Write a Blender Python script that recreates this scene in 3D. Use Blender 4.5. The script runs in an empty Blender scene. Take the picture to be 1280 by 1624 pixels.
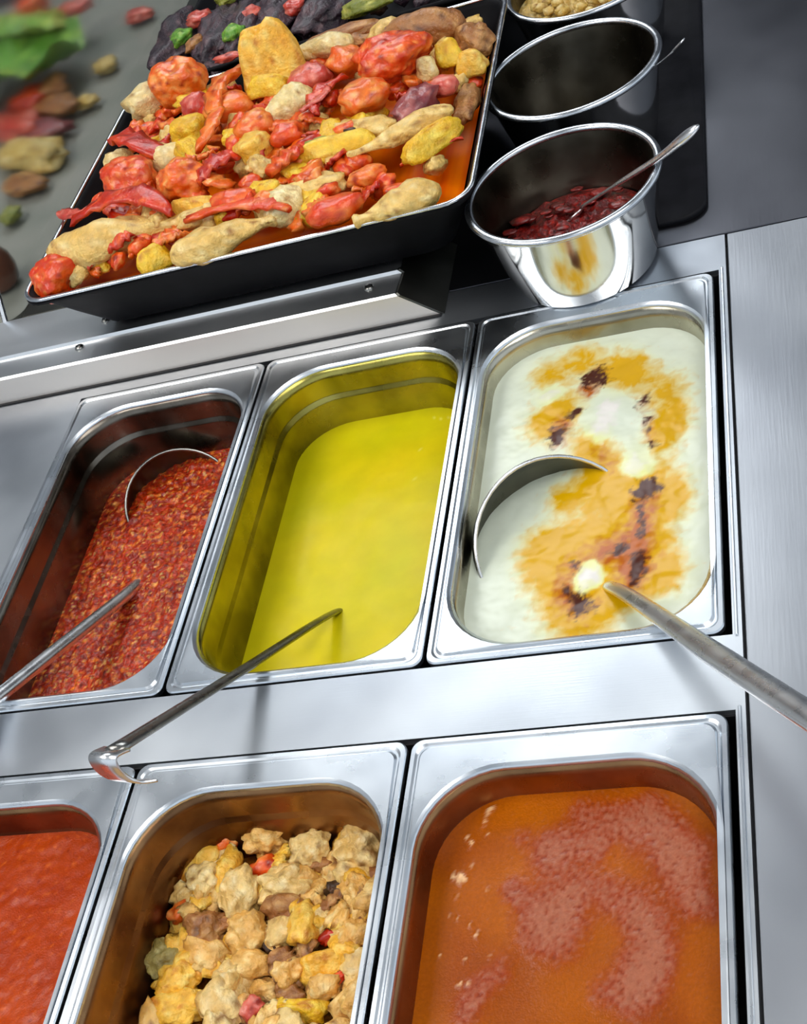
import bpy, bmesh, math, random
import numpy as np
from mathutils import Vector, Matrix, noise
random.seed(7)
S = bpy.context.scene
C = S.collection

# ------------------------------------------------------------------ camera
FPX = 2111.0
RM = Matrix(((0.92934222, 0.14239689, 0.34065549),
             (0.1369861, 0.72380607, -0.67626887),
             (-0.3428671, 0.67515028, 0.65315714)))
CAM = Vector((0.4432706, -0.46193436, 0.57339468))
cd = bpy.data.cameras.new('camera'); cam = bpy.data.objects.new('camera', cd); C.objects.link(cam)
cam.matrix_world = Matrix.Translation(CAM) @ RM.to_4x4()
cd.sensor_fit = 'VERTICAL'; cd.sensor_height = 24.0; cd.lens = FPX / 1624 * 24.0
cd.clip_start = 0.01
S.camera = cam

# ------------------------------------------------------------------ world, lights, exposure
w = bpy.data.worlds.new('world'); S.world = w; w.use_nodes = True
bg = w.node_tree.nodes['Background']; bg.inputs[0].default_value = (0.80, 0.90, 1.0, 1); bg.inputs[1].default_value = 0.85
S.view_settings.view_transform = 'Standard'; S.view_settings.look = 'None'
S.view_settings.gamma = 1; S.view_settings.use_curve_mapping = False
S.view_settings.exposure = 0.0
PANELS = [(-0.55, 2.25, 1.2, 1.6, 5.0), (-1.0, -0.3, 1.0, 1.6, 6.0), (1.1, -0.3, 1.0, 1.6, 4.5)]   # x, y, width, length, strength


def un(x, y, z=0.0):
    d = RM @ Vector(((x - 640) / FPX, -(y - 812) / FPX, -1))
    return CAM + d * ((z - CAM.z) / d.z)


def lin(c):
    return tuple(((v / 255) / 12.92 if v / 255 <= .04045 else ((v / 255 + .055) / 1.055) ** 2.4) for v in c)


# ------------------------------------------------------------------ materials
def newmat(name):
    m = bpy.data.materials.new(name); m.use_nodes = True
    nt = m.node_tree; return m, nt, nt.nodes['Principled BSDF']


def N(nt, t, **kw):
    n = nt.nodes.new(t)
    for k, v in kw.items(): setattr(n, k, v)
    return n


def noise_mix(nt, c1, c2, scale, stretch=(1, 1, 1), detail=4, lo=.35, hi=.65):
    tc = N(nt, 'ShaderNodeTexCoord'); mp = N(nt, 'ShaderNodeMapping'); mp.inputs['Scale'].default_value = stretch
    nz = N(nt, 'ShaderNodeTexNoise'); nz.inputs['Scale'].default_value = scale; nz.inputs['Detail'].default_value = detail
    rp = N(nt, 'ShaderNodeValToRGB'); e = rp.color_ramp.elements
    e[0].position = lo; e[1].position = hi; e[0].color = (*c1, 1); e[1].color = (*c2, 1)
    nt.links.new(tc.outputs['Object'], mp.inputs[0]); nt.links.new(mp.outputs[0], nz.inputs['Vector']); nt.links.new(nz.outputs[0], rp.inputs[0])
    return rp, nz, mp


def steel(name, c1, c2, r1, r2, scale=9, stretch=(1, 1, 1), bump=.02, brushed=None):
    m, nt, b = newmat(name)
    b.inputs['Metallic'].default_value = 1
    rp, nz, mp = noise_mix(nt, c1, c2, scale, stretch)
    nt.links.new(rp.outputs[0], b.inputs['Base Color'])
    mr = N(nt, 'ShaderNodeMapRange'); mr.inputs[1].default_value = .3; mr.inputs[2].default_value = .7
    mr.inputs[3].default_value = r1; mr.inputs[4].default_value = r2
    nz2 = N(nt, 'ShaderNodeTexNoise'); nz2.inputs['Scale'].default_value = scale * 2.3; nz2.inputs['Detail'].default_value = 6
    nt.links.new(mp.outputs[0], nz2.inputs['Vector']); nt.links.new(nz2.outputs[0], mr.inputs[0]); nt.links.new(mr.outputs[0], b.inputs['Roughness'])
    tc = N(nt, 'ShaderNodeTexCoord'); mp2 = N(nt, 'ShaderNodeMapping'); mp2.inputs['Scale'].default_value = brushed or (6, 220, 6)
    nz3 = N(nt, 'ShaderNodeTexNoise'); nz3.inputs['Scale'].default_value = 6; nz3.inputs['Detail'].default_value = 3
    bp = N(nt, 'ShaderNodeBump'); bp.inputs['Strength'].default_value = bump; bp.inputs['Distance'].default_value = .002
    nt.links.new(tc.outputs['Object'], mp2.inputs[0]); nt.links.new(mp2.outputs[0], nz3.inputs['Vector'])
    nt.links.new(nz3.outputs[0], bp.inputs['Height']); nt.links.new(bp.outputs[0], b.inputs['Normal'])
    return m


def plain(name, c, rough=.5, metal=0, coat=0, c2=None, scale=20, bump=0, trans=0, ior=1.45, spec=.5):
    m, nt, b = newmat(name)
    b.inputs['Roughness'].default_value = rough; b.inputs['Metallic'].default_value = metal
    b.inputs['Coat Weight'].default_value = coat; b.inputs['Transmission Weight'].default_value = trans
    b.inputs['IOR'].default_value = ior; b.inputs['Specular IOR Level'].default_value = spec
    rp, nz, mp = noise_mix(nt, c, c2 or tuple(v * .85 for v in c), scale)
    nt.links.new(rp.outputs[0], b.inputs['Base Color'])
    if bump:
        bp = N(nt, 'ShaderNodeBump'); bp.inputs['Strength'].default_value = bump; bp.inputs['Distance'].default_value = .002
        nt.links.new(nz.outputs[0], bp.inputs['Height']); nt.links.new(bp.outputs[0], b.inputs['Normal'])
    return m


def vcol(name, rough=.3, coat=0, sss=0, bump=.3, bscale=300, mott=.25, mscale=120, spec=.5, dist=.001):
    """colour from the mesh's own colour attribute, mottled by fine noise"""
    m, nt, b = newmat(name)
    at = N(nt, 'ShaderNodeVertexColor', layer_name='Col')
    rp, nz, mp = noise_mix(nt, (1 - mott,) * 3, (1 + mott * .5,) * 3, mscale, lo=.3, hi=.7)
    mx = N(nt, 'ShaderNodeMix', data_type='RGBA', blend_type='MULTIPLY'); mx.inputs[0].default_value = 1
    nt.links.new(at.outputs[0], mx.inputs[6]); nt.links.new(rp.outputs[0], mx.inputs[7]); nt.links.new(mx.outputs[2], b.inputs['Base Color'])
    b.inputs['Roughness'].default_value = rough; b.inputs['Coat Weight'].default_value = coat; b.inputs['Coat Roughness'].default_value = .12
    b.inputs['Specular IOR Level'].default_value = spec
    if sss:
        b.inputs['Subsurface Weight'].default_value = sss; b.inputs['Subsurface Scale'].default_value = .004
        b.inputs['Subsurface Radius'].default_value = (1, .5, .25)
    n2 = N(nt, 'ShaderNodeTexNoise'); n2.inputs['Scale'].default_value = bscale; n2.inputs['Detail'].default_value = 4
    nt.links.new(mp.outputs[0], n2.inputs['Vector'])
    bp = N(nt, 'ShaderNodeBump'); bp.inputs['Strength'].default_value = bump; bp.inputs['Distance'].default_value = dist
    nt.links.new(n2.outputs[0], bp.inputs['Height']); nt.links.new(bp.outputs[0], b.inputs['Normal'])
    return m


M = {}
M['counter'] = steel('counter_steel', (.38, .41, .46), (.72, .76, .80), .28, .42, 4, (1, 1, 1), .02)
M['side'] = steel('side_steel', (.36, .38, .42), (.56, .585, .62), .30, .44, 5, (1, .6, 1), .02, (120, 5, 5))
M['backp'] = steel('back_panel_steel', (.10, .103, .12), (.19, .195, .22), .28, .42, 5, (1, .6, 1), .02, (120, 5, 5))
M['pan'] = steel('pan_steel', (.60, .65, .71), (.84, .89, .94), .22, .36, 10, (1, 1, 1), .01)
M['panin'] = steel('stained_pan_steel', (.28, .26, .20), (.55, .52, .43), .16, .34, 16, (1, 1, 1), .03)
M['panyel'] = steel('yellow_filmed_pan_steel', (.22, .19, .04), (.50, .44, .12), .16, .32, 18, (1, 1, 1), .03)
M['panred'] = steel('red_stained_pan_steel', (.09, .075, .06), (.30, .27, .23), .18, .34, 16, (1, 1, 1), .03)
M['panbrown'] = steel('brown_filmed_pan_steel', (.14, .07, .035), (.40, .22, .10), .2, .4, 18, (1, 1, 1), .03)
M['railface'] = steel('warm_rail_face', (.80, .74, .68), (.92, .86, .80), .5, .65, 6, (.3, 1, 1), .02, (4, 60, 260))  # warm tint stands in for food reflected in the front face
M['bowlin'] = steel('dark_ladle_bowl', (.10, .10, .08), (.20, .19, .15), .25, .4, 20)
M['bar'] = steel('bar_steel', (.84, .86, .88), (.95, .96, .98), .28, .42, 6, (.3, 1, 1), .02, (4, 260, 60))
M['endcap'] = steel('dark_end_steel', (.07, .07, .06), (.12, .12, .11), .35, .5, 12)
M['pot'] = steel('polished_pot_steel', (.62, .62, .60), (.80, .80, .79), .07, .15, 10, (1, 1, 1), .006, (4, 4, 120))
M['potin'] = steel('dark_reflection_pot_inside', (.06, .05, .035), (.18, .165, .13), .22, .4, 14, (1, 1, 1), .01)  # dark base stands in for the dark reflections inside the pots
M['utensil'] = steel('utensil_steel', (.78, .79, .80), (.92, .93, .94), .22, .34, 30)
M['darkutensil'] = steel('dull_utensil_steel', (.20, .20, .19), (.36, .36, .34), .2, .35, 30)
M['black'] = plain('black_enamel', (.005, .005, .006), .5, spec=.06, c2=(.012, .012, .014))
M['mat'] = plain('shade_black', (.004, .004, .006), .6, c2=(.008, .008, .011), spec=.2, scale=60, bump=.2)  # near-black of the sheet that stands in for shade
M['chrome'] = steel('worn_rim_steel', (.55, .58, .62), (.8, .83, .87), .15, .3, 40)
M['food'] = vcol('cooked_food', .42, .12, .12, .8, 330, .20, 150, .45, dist=.0025)
M['tomato'] = vcol('cooked_tomato', .34, .25, .15, .6, 240, .20, 110, dist=.002)
M['liquid'] = vcol('glossy_liquid', .30, .0, .1, .03, 60, .06, 60, .15)
M['relish'] = vcol('wet_relish', .3, .25, .1, .8, 420, .55, 360, .3, dist=.002)
M['foam'] = vcol('foamy_soup', .25, .1, .0, .4, 900, .14, 500, .2, dist=.0006)
M['yog'] = vcol('yoghurt_surface', .25, .0, .0, .05, 80, .04, 60, .3)
M['wall'] = plain('dark_wall_paint', (.085, .088, .10), .6, c2=(.11, .112, .125), scale=3)
M['ceil'] = plain('ceiling_paint', (.62, .64, .66), .8, c2=(.68, .70, .72), scale=3)
M['floor'] = plain('floor_tile', (.10, .09, .085), .4, c2=(.14, .13, .12), scale=5)
M['dark'] = plain('dark_cavity', (.01, .01, .012), .7)
M['board'] = plain('grey_green_board', (.20, .21, .18), .45, c2=(.30, .29, .26), scale=9)
M['brownpot'] = plain('brown_glaze', (.12, .035, .015), .15, coat=.5, c2=(.2, .06, .03), scale=20)


def glassmat():
    m, nt, b = newmat('grey_glass')
    b.inputs['Transmission Weight'].default_value = 1; b.inputs['Roughness'].default_value = .07; b.inputs['IOR'].default_value = 1.7
    rp, nz, mp = noise_mix(nt, (.86, .90, .88), (.94, .97, .95), 3); nt.links.new(rp.outputs[0], b.inputs['Base Color'])
    return m


M['glass'] = glassmat()


# ------------------------------------------------------------------ helpers
def put(name, me, mat, parent=None, loc=None, smooth=True, sharp=0):
    o = bpy.data.objects.new(name, me); C.objects.link(o)
    if mat is not None and not me.materials: me.materials.append(mat)
    if smooth:
        for p in me.polygons: p.use_smooth = True
        if sharp: me.set_sharp_from_angle(angle=math.radians(sharp))
    if parent is not None: o.parent = parent
    if loc is not None: o.location = loc
    return o


def tag(o, label=None, cat=None, group=None, kind=None):
    if label: o['label'] = label
    if cat: o['category'] = cat
    if group: o['group'] = group
    if kind: o['kind'] = kind
    return o


def empty(name, loc, label, cat, group=None, kind=None):
    o = bpy.data.objects.new(name, None); C.objects.link(o); o.location = loc; o.empty_display_size = .02
    return tag(o, label, cat, group, kind)


def mesh(name, vs, fs):
    me = bpy.data.meshes.new(name); me.from_pydata([tuple(v) for v in vs], [], fs); me.update(); return me


def box(x0, x1, y0, y1, z0, z1):
    vs = [(x, y, z) for z in (z0, z1) for y in (y0, y1) for x in (x0, x1)]
    fs = [(0, 2, 3, 1), (4, 5, 7, 6), (0, 1, 5, 4), (2, 6, 7, 3), (0, 4, 6, 2), (1, 3, 7, 5)]
    return vs, fs


def boxes(name, bs, mat, parent=None, bevel=0, smooth=False):
    V, F = [], []
    for b in bs:
        v, f = box(*b); F += [tuple(i + len(V) for i in q) for q in f]; V += v
    o = put(name, mesh(name, V, F), mat, parent, smooth=smooth)
    if bevel:
        m = o.modifiers.new('bevel', 'BEVEL'); m.width = bevel; m.segments = 2
    return o


def rrect(x0, x1, y0, y1, r, z, n=10):
    r = min(r, (x1 - x0) / 2 - 1e-5, (y1 - y0) / 2 - 1e-5)
    out = []
    for cx, cy, a in ((x1 - r, y1 - r, 0), (x0 + r, y1 - r, 90), (x0 + r, y0 + r, 180), (x1 - r, y0 + r, 270)):
        for i in range(n + 1):
            t = math.radians(a + 90 * i / n); out.append((cx + r * math.cos(t), cy + r * math.sin(t), z))
    return out


def circle(cx, cy, r, z, n=64):
    return [(cx + r * math.cos(2 * math.pi * i / n), cy + r * math.sin(2 * math.pi * i / n), z) for i in range(n)]


def loft(loops, cap_end=False, cap_start=False, closed=True):
    V = [p for l in loops for p in l]; F = []; n = len(loops[0])
    for k in range(len(loops) - 1):
        for i in range(n if closed else n - 1):
            j = (i + 1) % n; F.append((k * n + i, k * n + j, (k + 1) * n + j, (k + 1) * n + i))
    if cap_end: F.append(tuple((len(loops) - 1) * n + i for i in range(n)))
    if cap_start: F.append(tuple(reversed(range(n))))
    return V, F


def tube(path, rad, n=12, flat=1.0, up=Vector((0, 0, 1))):
    """tube along a path; rad a number or list; flat squashes it along 'up'"""
    P = [Vector(p) for p in path]; loops = []
    for i, p in enumerate(P):
        d = (P[min(i + 1, len(P) - 1)] - P[max(i - 1, 0)]).normalized()
        s = d.cross(up).normalized(); u = s.cross(d).normalized()
        r = rad[i] if isinstance(rad, (list, tuple)) else rad
        loops.append([tuple(p + s * r * math.cos(2 * math.pi * k / n) + u * r * flat * math.sin(2 * math.pi * k / n)) for k in range(n)])
    return loft(loops, True, True)


def spline(pts, k=8):
    P = [Vector(p) for p in pts]; out = []
    for i in range(len(P) - 1):
        p0 = P[max(i - 1, 0)]; p1 = P[i]; p2 = P[i + 1]; p3 = P[min(i + 2, len(P) - 1)]
        for j in range(k):
            t = j / k
            out.append(.5 * ((2 * p1) + (p2 - p0) * t + (2 * p0 - 5 * p1 + 4 * p2 - p3) * t * t + (3 * p1 - p0 - 3 * p2 + p3) * t ** 3))
    out.append(P[-1]); return out


def setcol(me, fn):
    ca = me.color_attributes.new('Col', 'FLOAT_COLOR', 'POINT')
    for i, v in enumerate(me.vertices):
        c = fn(v.co); ca.data[i].color = (c[0], c[1], c[2], 1)


def mixc(a, b, t):
    t = max(0, min(1, t)); return tuple(a[i] * (1 - t) + b[i] * t for i in range(3))


# ------------------------------------------------------------------ the room
def struct(name, bs, mat, label=None):
    o = boxes(name, bs, mat); o['kind'] = 'structure'; return o


struct('floor', [(-3, 3, -2.2, 3.3, -.95, -.9)], M['floor'])
struct('wall_back', [(-3, 3, 3.2, 3.3, -.9, 1.8)], M['wall'])
struct('wall_left', [(-3.1, -3, -2.2, 3.3, -.9, 1.8)], M['ceil'])
struct('ceiling', [(-3.1, 3, -2.2, 3.3, 1.8, 1.86)], M['ceil'])
for i, (x, y, wd, ln, st) in enumerate(PANELS):
    e = empty('ceiling_light', (x, y, 1.8), ['rectangular white ceiling light above and beyond the counter', 'rectangular white ceiling light over the left end of the counter', 'rectangular white ceiling light over the right end of the counter'][i], 'ceiling light')
    boxes('frame', [(-wd / 2 - .03, wd / 2 + .03, -ln / 2 - .03, -ln / 2, -.03, 0), (-wd / 2 - .03, wd / 2 + .03, ln / 2, ln / 2 + .03, -.03, 0),
                    (-wd / 2 - .03, -wd / 2, -ln / 2, ln / 2, -.03, 0), (wd / 2, wd / 2 + .03, -ln / 2, ln / 2, -.03, 0)], M['utensil'], e)
    m, nt, b = newmat('lamp_diffuser'); b.inputs['Emission Color'].default_value = (1, .97, .93, 1) if i else (.93, .97, 1, 1); b.inputs['Emission Strength'].default_value = st
    boxes('diffuser', [(-wd / 2, wd / 2, -ln / 2, ln / 2, -.02, -.012)], m, e)

# ------------------------------------------------------------------ the counter
SEAMX, SEAMY = .3605, .368
ct = empty('serving_counter', (0, 0, -.9), 'stainless steel serving counter with two rows of sunken food wells', 'counter')


def under(o): o.location = (0, 0, .9); return o


X0, X1 = -.1758, .3545
R1 = (-.0006, .3262); R2 = (-.3761, -.0498)
T = -.004
# top sheet round the wells
under(boxes('well_frame', [(-1.2, X0, -.52, SEAMY - .0008, T, 0), (X1, SEAMX - .0009, -.52, SEAMY - .0008, T, 0), (X0, X1, R1[1], SEAMY - .0008, T, 0),
                           (X0, X1, R2[1], R1[0], T, 0), (X0, X1, -.52, R2[0], T, 0)], M['counter'], ct, 0))
under(boxes('side_panel', [(SEAMX + .0009, 1.2, -.52, SEAMY - .0008, T, 0)], M['side'], ct, .0006))
under(boxes('back_panel', [(-1.2, 1.2, SEAMY + .0008, 1.35, T, 0)], M['backp'], ct, .0006))
under(boxes('seam_backing', [(-1.2, 1.2, SEAMY - .01, SEAMY + .01, T - .003, T - .0002), (SEAMX - .004, SEAMX + .01, -.52, SEAMY - .011, T - .003, T - .0002)], M['dark'], ct))
for yy in (R1, R2):   # recessed well with turned-down rim
    y0, y1 = yy
    under(boxes('well', [(X0 - .002, X0 + .003, y0, y1, -.17, T - .0002), (X1 - .001, X1 + .001, y0, y1, -.17, T - .0002), (X0, X1, y0 - .002, y0 + .001, -.17, T - .0002),
                         (X0, X1, y1 - .001, y1 + .002, -.17, T - .0002), (X0, X1, y0, y1, -.172, -.168)], M['dark'], ct))
under(boxes('well_edge', [(X1 + .0012, X1 + .0030, R1[0] - .001, R1[1] + .002, .0, .0009), (X1 + .0012, X1 + .0030, R2[0] - .001, R2[1] + .002, .0, .0009)], M['pan'], ct, .0004))
under(boxes('cabinet_body', [(-1.18, 1.18, -.50, -.48, -.88, T - .004), (-1.18, 1.18, 1.31, 1.33, -.88, T - .004), (-1.18, -1.16, -.48, 1.31, -.88, T - .004), (1.16, 1.18, -.48, 1.31, -.88, T - .004), (-1.18, 1.18, -.50, 1.33, -.9, -.88)], M['side'], ct))

# ------------------------------------------------------------------ pans
PW, PL = .176, .325
OPR = .046


def inset(z):
    """how far the inner wall has come in at depth z below the rim"""
    if z > -.024: return .0012 + (-z) * .05
    if z > -.028: return .0024 + (-.024 - z) / .004 * .0020
    return .0044 + (-.028 - z) * .07


def op(px, py, z, extra=0):
    i = inset(z) + extra
    return rrect(px + .0105 + i, px + .1685 - i, py + .0105 + i, py + .302 - i, OPR - i * .5, z)


def make_pan(px, py, label, inner, depth=.10):
    e = empty('food_pan', (px + .088, py + .16, 0), label, 'food pan', 'sunken rectangular food pans')
    off = (-(px + .088), -(py + .16), 0)
    o = lambda d, z: rrect(px + .0010 + d, px + PW - .0016 - d, py + .001 + d, py + PL - .001 - d, .007, z)
    fl = [o(0, -.0032), o(0, .0002), o(.0006, .0012), o(.0030, .0013), o(.0042, .0004), o(.0052, .0004), o(.0064, .0016), rrect(px + .0085, px + .1705, py + .0085, py + .304, OPR + .002, .0018), rrect(px + .0100, px + .1690, py + .0100, py + .3025, OPR, .0008), op(px, py, -.001)]
    me = mesh('flange', *loft(fl)); f = put('flange', me, M['pan'], e, off, sharp=14)
    m = f.modifiers.new('s', 'SOLIDIFY'); m.thickness = .0007; m.offset = -1
    zs = [-.001, -.010, -.0235, -.0245, -.0275, -.0285, -.05, -.075, -depth + .012, -depth + .003, -depth]
    lp = [op(px, py, z, 0 if z > -depth + .005 else (.003 if z > -depth + .001 else .012)) for z in zs]
    me = mesh('basin', *loft(lp, True)); b = put('basin', me, M[inner], e, off, sharp=35)
    m = b.modifiers.new('s', 'SOLIDIFY'); m.thickness = .0007; m.offset = -1
    return e


def pool(name, px, py, z, mat, colf, hf, label, cat, n=110):
    """surface of something filling a pan, as dense rings inside the pan wall, with its own relief"""
    i_ = inset(z) - .0002; ax0, ax1 = px + .0105 + i_, px + .1685 - i_; ay0, ay1 = py + .0105 + i_, py + .302 - i_
    rr = OPR - i_ * .5; nx, ny = n, int(n * 1.8); cx = (ax0 + ax1) / 2; hw = (ax1 - ax0) / 2
    V = []; F = []; ys = []
    for j in range(ny + 1):
        t = j / ny
        e0 = min(t, 1 - t)
        ys.append(ay0 + (ay1 - ay0) * t)
    # extra rows near the rounded ends
    ex = [(1 - math.cos(math.pi / 2 * k / 8)) * ((ay1 - ay0) / ny) for k in range(1, 8)]
    ys = sorted(ys + [ay0 + q for q in ex] + [ay1 - q for q in ex])
    for y in ys:
        d = max(0, rr - (y - ay0), rr - (ay1 - y)); wv = hw - rr + math.sqrt(max(0, rr * rr - d * d))
        for i in range(nx + 1):
            x = cx + wv * (2 * i / nx - 1)
            e = min(1, (1 - abs(2 * i / nx - 1)) * 8, (y - ay0) * 120, (ay1 - y) * 120)
            V.append((x, y, z + hf(x, y, max(0, e))))
    m1 = nx + 1
    for j in range(len(ys) - 1):
        for i in range(nx): F.append((j * m1 + i, j * m1 + i + 1, (j + 1) * m1 + i + 1, (j + 1) * m1 + i))
    me = mesh(name, V, F); setcol(me, colf)
    return tag(put(name, me, mat), label, cat, None, 'stuff')


def nz(x, y, s, seed=0.0, o=3):
    return noise.fractal(Vector((x * s + seed, y * s - seed * .7, seed)), 1.0, 2.0, o)


def blobs(crop, z, ox, oy, sc):
    return [(un(ox + a * sc, oy + b * sc, z), r * sc / 1950.0 * 1.05) for a, b, r in crop]


def field(B, x, y, k=1.0):
    s = 0
    for p, r in B:
        dx = x - p.x; dy = (y - p.y) / 1.35; q = (dx * dx + dy * dy) / (r * r)
        if q < 9: s += math.exp(-q)
    return s


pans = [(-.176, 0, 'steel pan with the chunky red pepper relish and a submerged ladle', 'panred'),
        (0, 0, 'steel pan with yellow-filmed walls holding clear yellow broth', 'panyel'),
        (.176, 0, 'steel pan filled near the brim with white yoghurt soup', 'panin'),
        (-.176, -.3755, 'steel pan cut by the lower left edge, holding smooth orange-red soup', 'panbrown'),
        (0, -.3755, 'steel pan of braised chicken chunks with brown-stained walls', 'panbrown'),
        (.176, -.3755, 'steel pan of foamy orange-brown soup at the lower right', 'panbrown')]
for p in pans: make_pan(*p)

# yellow broth
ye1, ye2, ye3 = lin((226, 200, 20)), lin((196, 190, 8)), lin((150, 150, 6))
ZY = -.052


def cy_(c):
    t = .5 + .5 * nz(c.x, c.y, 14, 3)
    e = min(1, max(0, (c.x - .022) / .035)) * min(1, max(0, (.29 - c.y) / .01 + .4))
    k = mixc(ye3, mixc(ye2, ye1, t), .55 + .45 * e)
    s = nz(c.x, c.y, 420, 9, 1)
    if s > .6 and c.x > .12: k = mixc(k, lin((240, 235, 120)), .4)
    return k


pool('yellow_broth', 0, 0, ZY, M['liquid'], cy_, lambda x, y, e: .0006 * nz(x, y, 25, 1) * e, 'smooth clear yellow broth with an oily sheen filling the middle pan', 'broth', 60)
# white yoghurt soup with browned butter
ZW = -.019
YB = blobs([(430, 280, 50), (540, 230, 55), (650, 260, 60), (720, 270, 55), (820, 330, 60), (850, 420, 45), (800, 480, 50), (420, 440, 60), (480, 390, 60), (560, 500, 45), (640, 580, 45), (590, 540, 50), (700, 640, 50), (800, 620, 60), (850, 680, 45), (760, 760, 60), (700, 700, 60), (580, 660, 60), (480, 680, 40), (620, 800, 60), (500, 830, 60), (400, 850, 55), (440, 930, 70), (760, 900, 70), (820, 930, 45), (560, 1060, 70), (490, 1040, 60), (660, 900, 60), (700, 830, 60), (640, 1000, 50)], ZW, 660, 460, .4844)
OB = blobs([(480, 430, 45), (470, 490, 40), (590, 290, 50), (640, 570, 40), (590, 520, 35), (745, 370, 40), (765, 440, 30), (768, 500, 30), (760, 650, 55), (740, 730, 45), (740, 800, 45), (740, 890, 50), (700, 950, 45), (660, 850, 50), (600, 860, 45), (540, 1030, 60), (480, 990, 40), (510, 900, 40), (560, 330, 30)], ZW, 660, 460, .4844)
DB = blobs([(590, 275, 26), (560, 295, 24), (620, 295, 22), (745, 360, 22), (755, 425, 12), (765, 455, 14), (770, 500, 14), (470, 465, 26), (455, 485, 20), (510, 410, 18), (530, 395, 14), (760, 645, 24), (735, 665, 22), (785, 640, 20), (735, 720, 15), (735, 760, 16), (738, 795, 15), (740, 870, 22), (730, 905, 18), (715, 945, 18), (670, 845, 20), (640, 855, 16), (555, 1030, 26), (520, 1015, 22), (490, 985, 14), (520, 900, 16)], ZW, 660, 460, .4844)
HB = blobs([(620, 410, 38), (600, 460, 26), (640, 380, 26), (430, 350, 26), (720, 575, 36), (580, 925, 26), (555, 960, 24)], ZW, 660, 460, .4844)
wh, yl, og, dk = lin((214, 222, 205)), lin((212, 162, 0)), lin((176, 88, 0)), lin((70, 24, 2))


def cw(c):
    x = c.x + .0035 * nz(c.x, c.y, 90, 1); y = c.y + .0035 * nz(c.x, c.y, 90, 5)
    b = mixc(wh, lin((225, 226, 150)), max(0, min(1, field(YB, x, y) * .8)))
    f = field(YB, x, y) - 2.2 * field(HB, x, y) + .35 * nz(x, y, 160, 2)
    b = mixc(b, yl, (f - .25) * 1.3)
    b = mixc(b, og, (field(OB, x, y) - 1.6 * field(HB, x, y) + .5 * nz(x, y, 200, 7) - .62) * 1.0)
    fd = field(DB, x, y)
    if fd > .12: b = mixc(b, dk, (fd + .7 * nz(x, y, 300, 4) - .42) * 1.7)
    return mixc(b, lin((228, 224, 218)), (field(HB, x, y) + .5 * nz(x, y, 120, 6) - .5) * 1.3)


pool('yoghurt_soup', .176, 0, ZW, M['yog'], cw, lambda x, y, e: (.0008 * nz(x, y, 60, 1) + .0010 * max(0, min(1, field(HB, x, y)))) * e, 'white yoghurt soup marbled with yellow and browned butter spots', 'soup', 130)
# relish
ZR = -.056


def cr(c):
    t = nz(c.x, c.y, 210, 2, 3); u = nz(c.x, c.y, 35, 8, 2)
    k = mixc(lin((136, 18, 0)), lin((196, 52, 4)), .5 + .7 * u)
    k = mixc(k, lin((236, 132, 44)), (t - .08) * 1.6)
    k = mixc(k, lin((60, 8, 4)), (-t - .3) * 1.6)
    s = noise.voronoi(Vector((c.x * 210, c.y * 210, 0)))[0][0]
    if s < .24: k = mixc(k, lin((244, 190, 100)), .6)
    return k


pool('pepper_relish', -.176, 0, ZR, M['relish'], cr, lambda x, y, e: (.0022 * nz(x, y, 170, 2, 3) + .002 * nz(x, y, 30, 4, 2)) * e, 'chunky wet red pepper and seed relish filling its pan halfway', 'relish', 120)
# orange red soup
ZS = -.026


def cs(c):
    t = nz(c.x, c.y, 260, 5, 3); u = nz(c.x, c.y, 22, 6, 2)
    k = mixc(lin((150, 42, 0)), lin((178, 62, 0)), .5 + .8 * u)
    return mixc(k, lin((214, 100, 30)), (t - .35) * 1.2) if t > 0 else mixc(k, lin((120, 22, 4)), (-t - .35) * 1.4)


pool('orange_red_soup', -.176, -.3755, ZS, M['foam'], cs, lambda x, y, e: (.0005 * nz(x, y, 150, 2) + .0008 * nz(x, y, 26, 3)) * e, 'smooth orange-red soup flecked with oil, at the lower left', 'soup', 90)
# brown soup with foam
ZB = -.024
FB = blobs([(580, 440, 28), (640, 470, 34), (700, 460, 36), (750, 500, 40), (820, 480, 42), (800, 430, 34), (880, 540, 44), (900, 620, 38), (910, 680, 34), (940, 720, 26), (850, 580, 30), (470, 580, 38), (500, 555, 36), (550, 548, 34), (610, 550, 24), (650, 560, 20), (540, 690, 34), (545, 725, 24), (600, 665, 34), (660, 690, 30), (720, 720, 42), (770, 750, 34), (800, 800, 34), (820, 860, 40), (830, 910, 34), (780, 950, 40), (720, 970, 40), (760, 1010, 34), (650, 1000, 24), (450, 740, 42), (450, 800, 40), (500, 830, 44), (550, 820, 36), (390, 695, 24), (360, 690, 20), (400, 520, 20), (340, 930, 24), (290, 970, 26), (250, 1020, 26), (230, 1070, 26), (960, 560, 28), (980, 740, 24)], ZB, 620, 1060, .5156)
SB = blobs([(300, 440, 10), (290, 475, 10), (315, 430, 7), (250, 540, 10), (235, 520, 7), (210, 640, 12), (225, 655, 10), (250, 610, 9), (300, 510, 7), (205, 700, 6), (208, 770, 6), (265, 820, 9), (230, 895, 6), (215, 970, 9), (300, 680, 6), (180, 760, 6), (240, 970, 6), (305, 890, 6), (150, 885, 5), (245, 790, 6), (190, 640, 7)], ZB, 620, 1060, .5156)  # bubble glints, painted into the soup as pale specks


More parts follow.
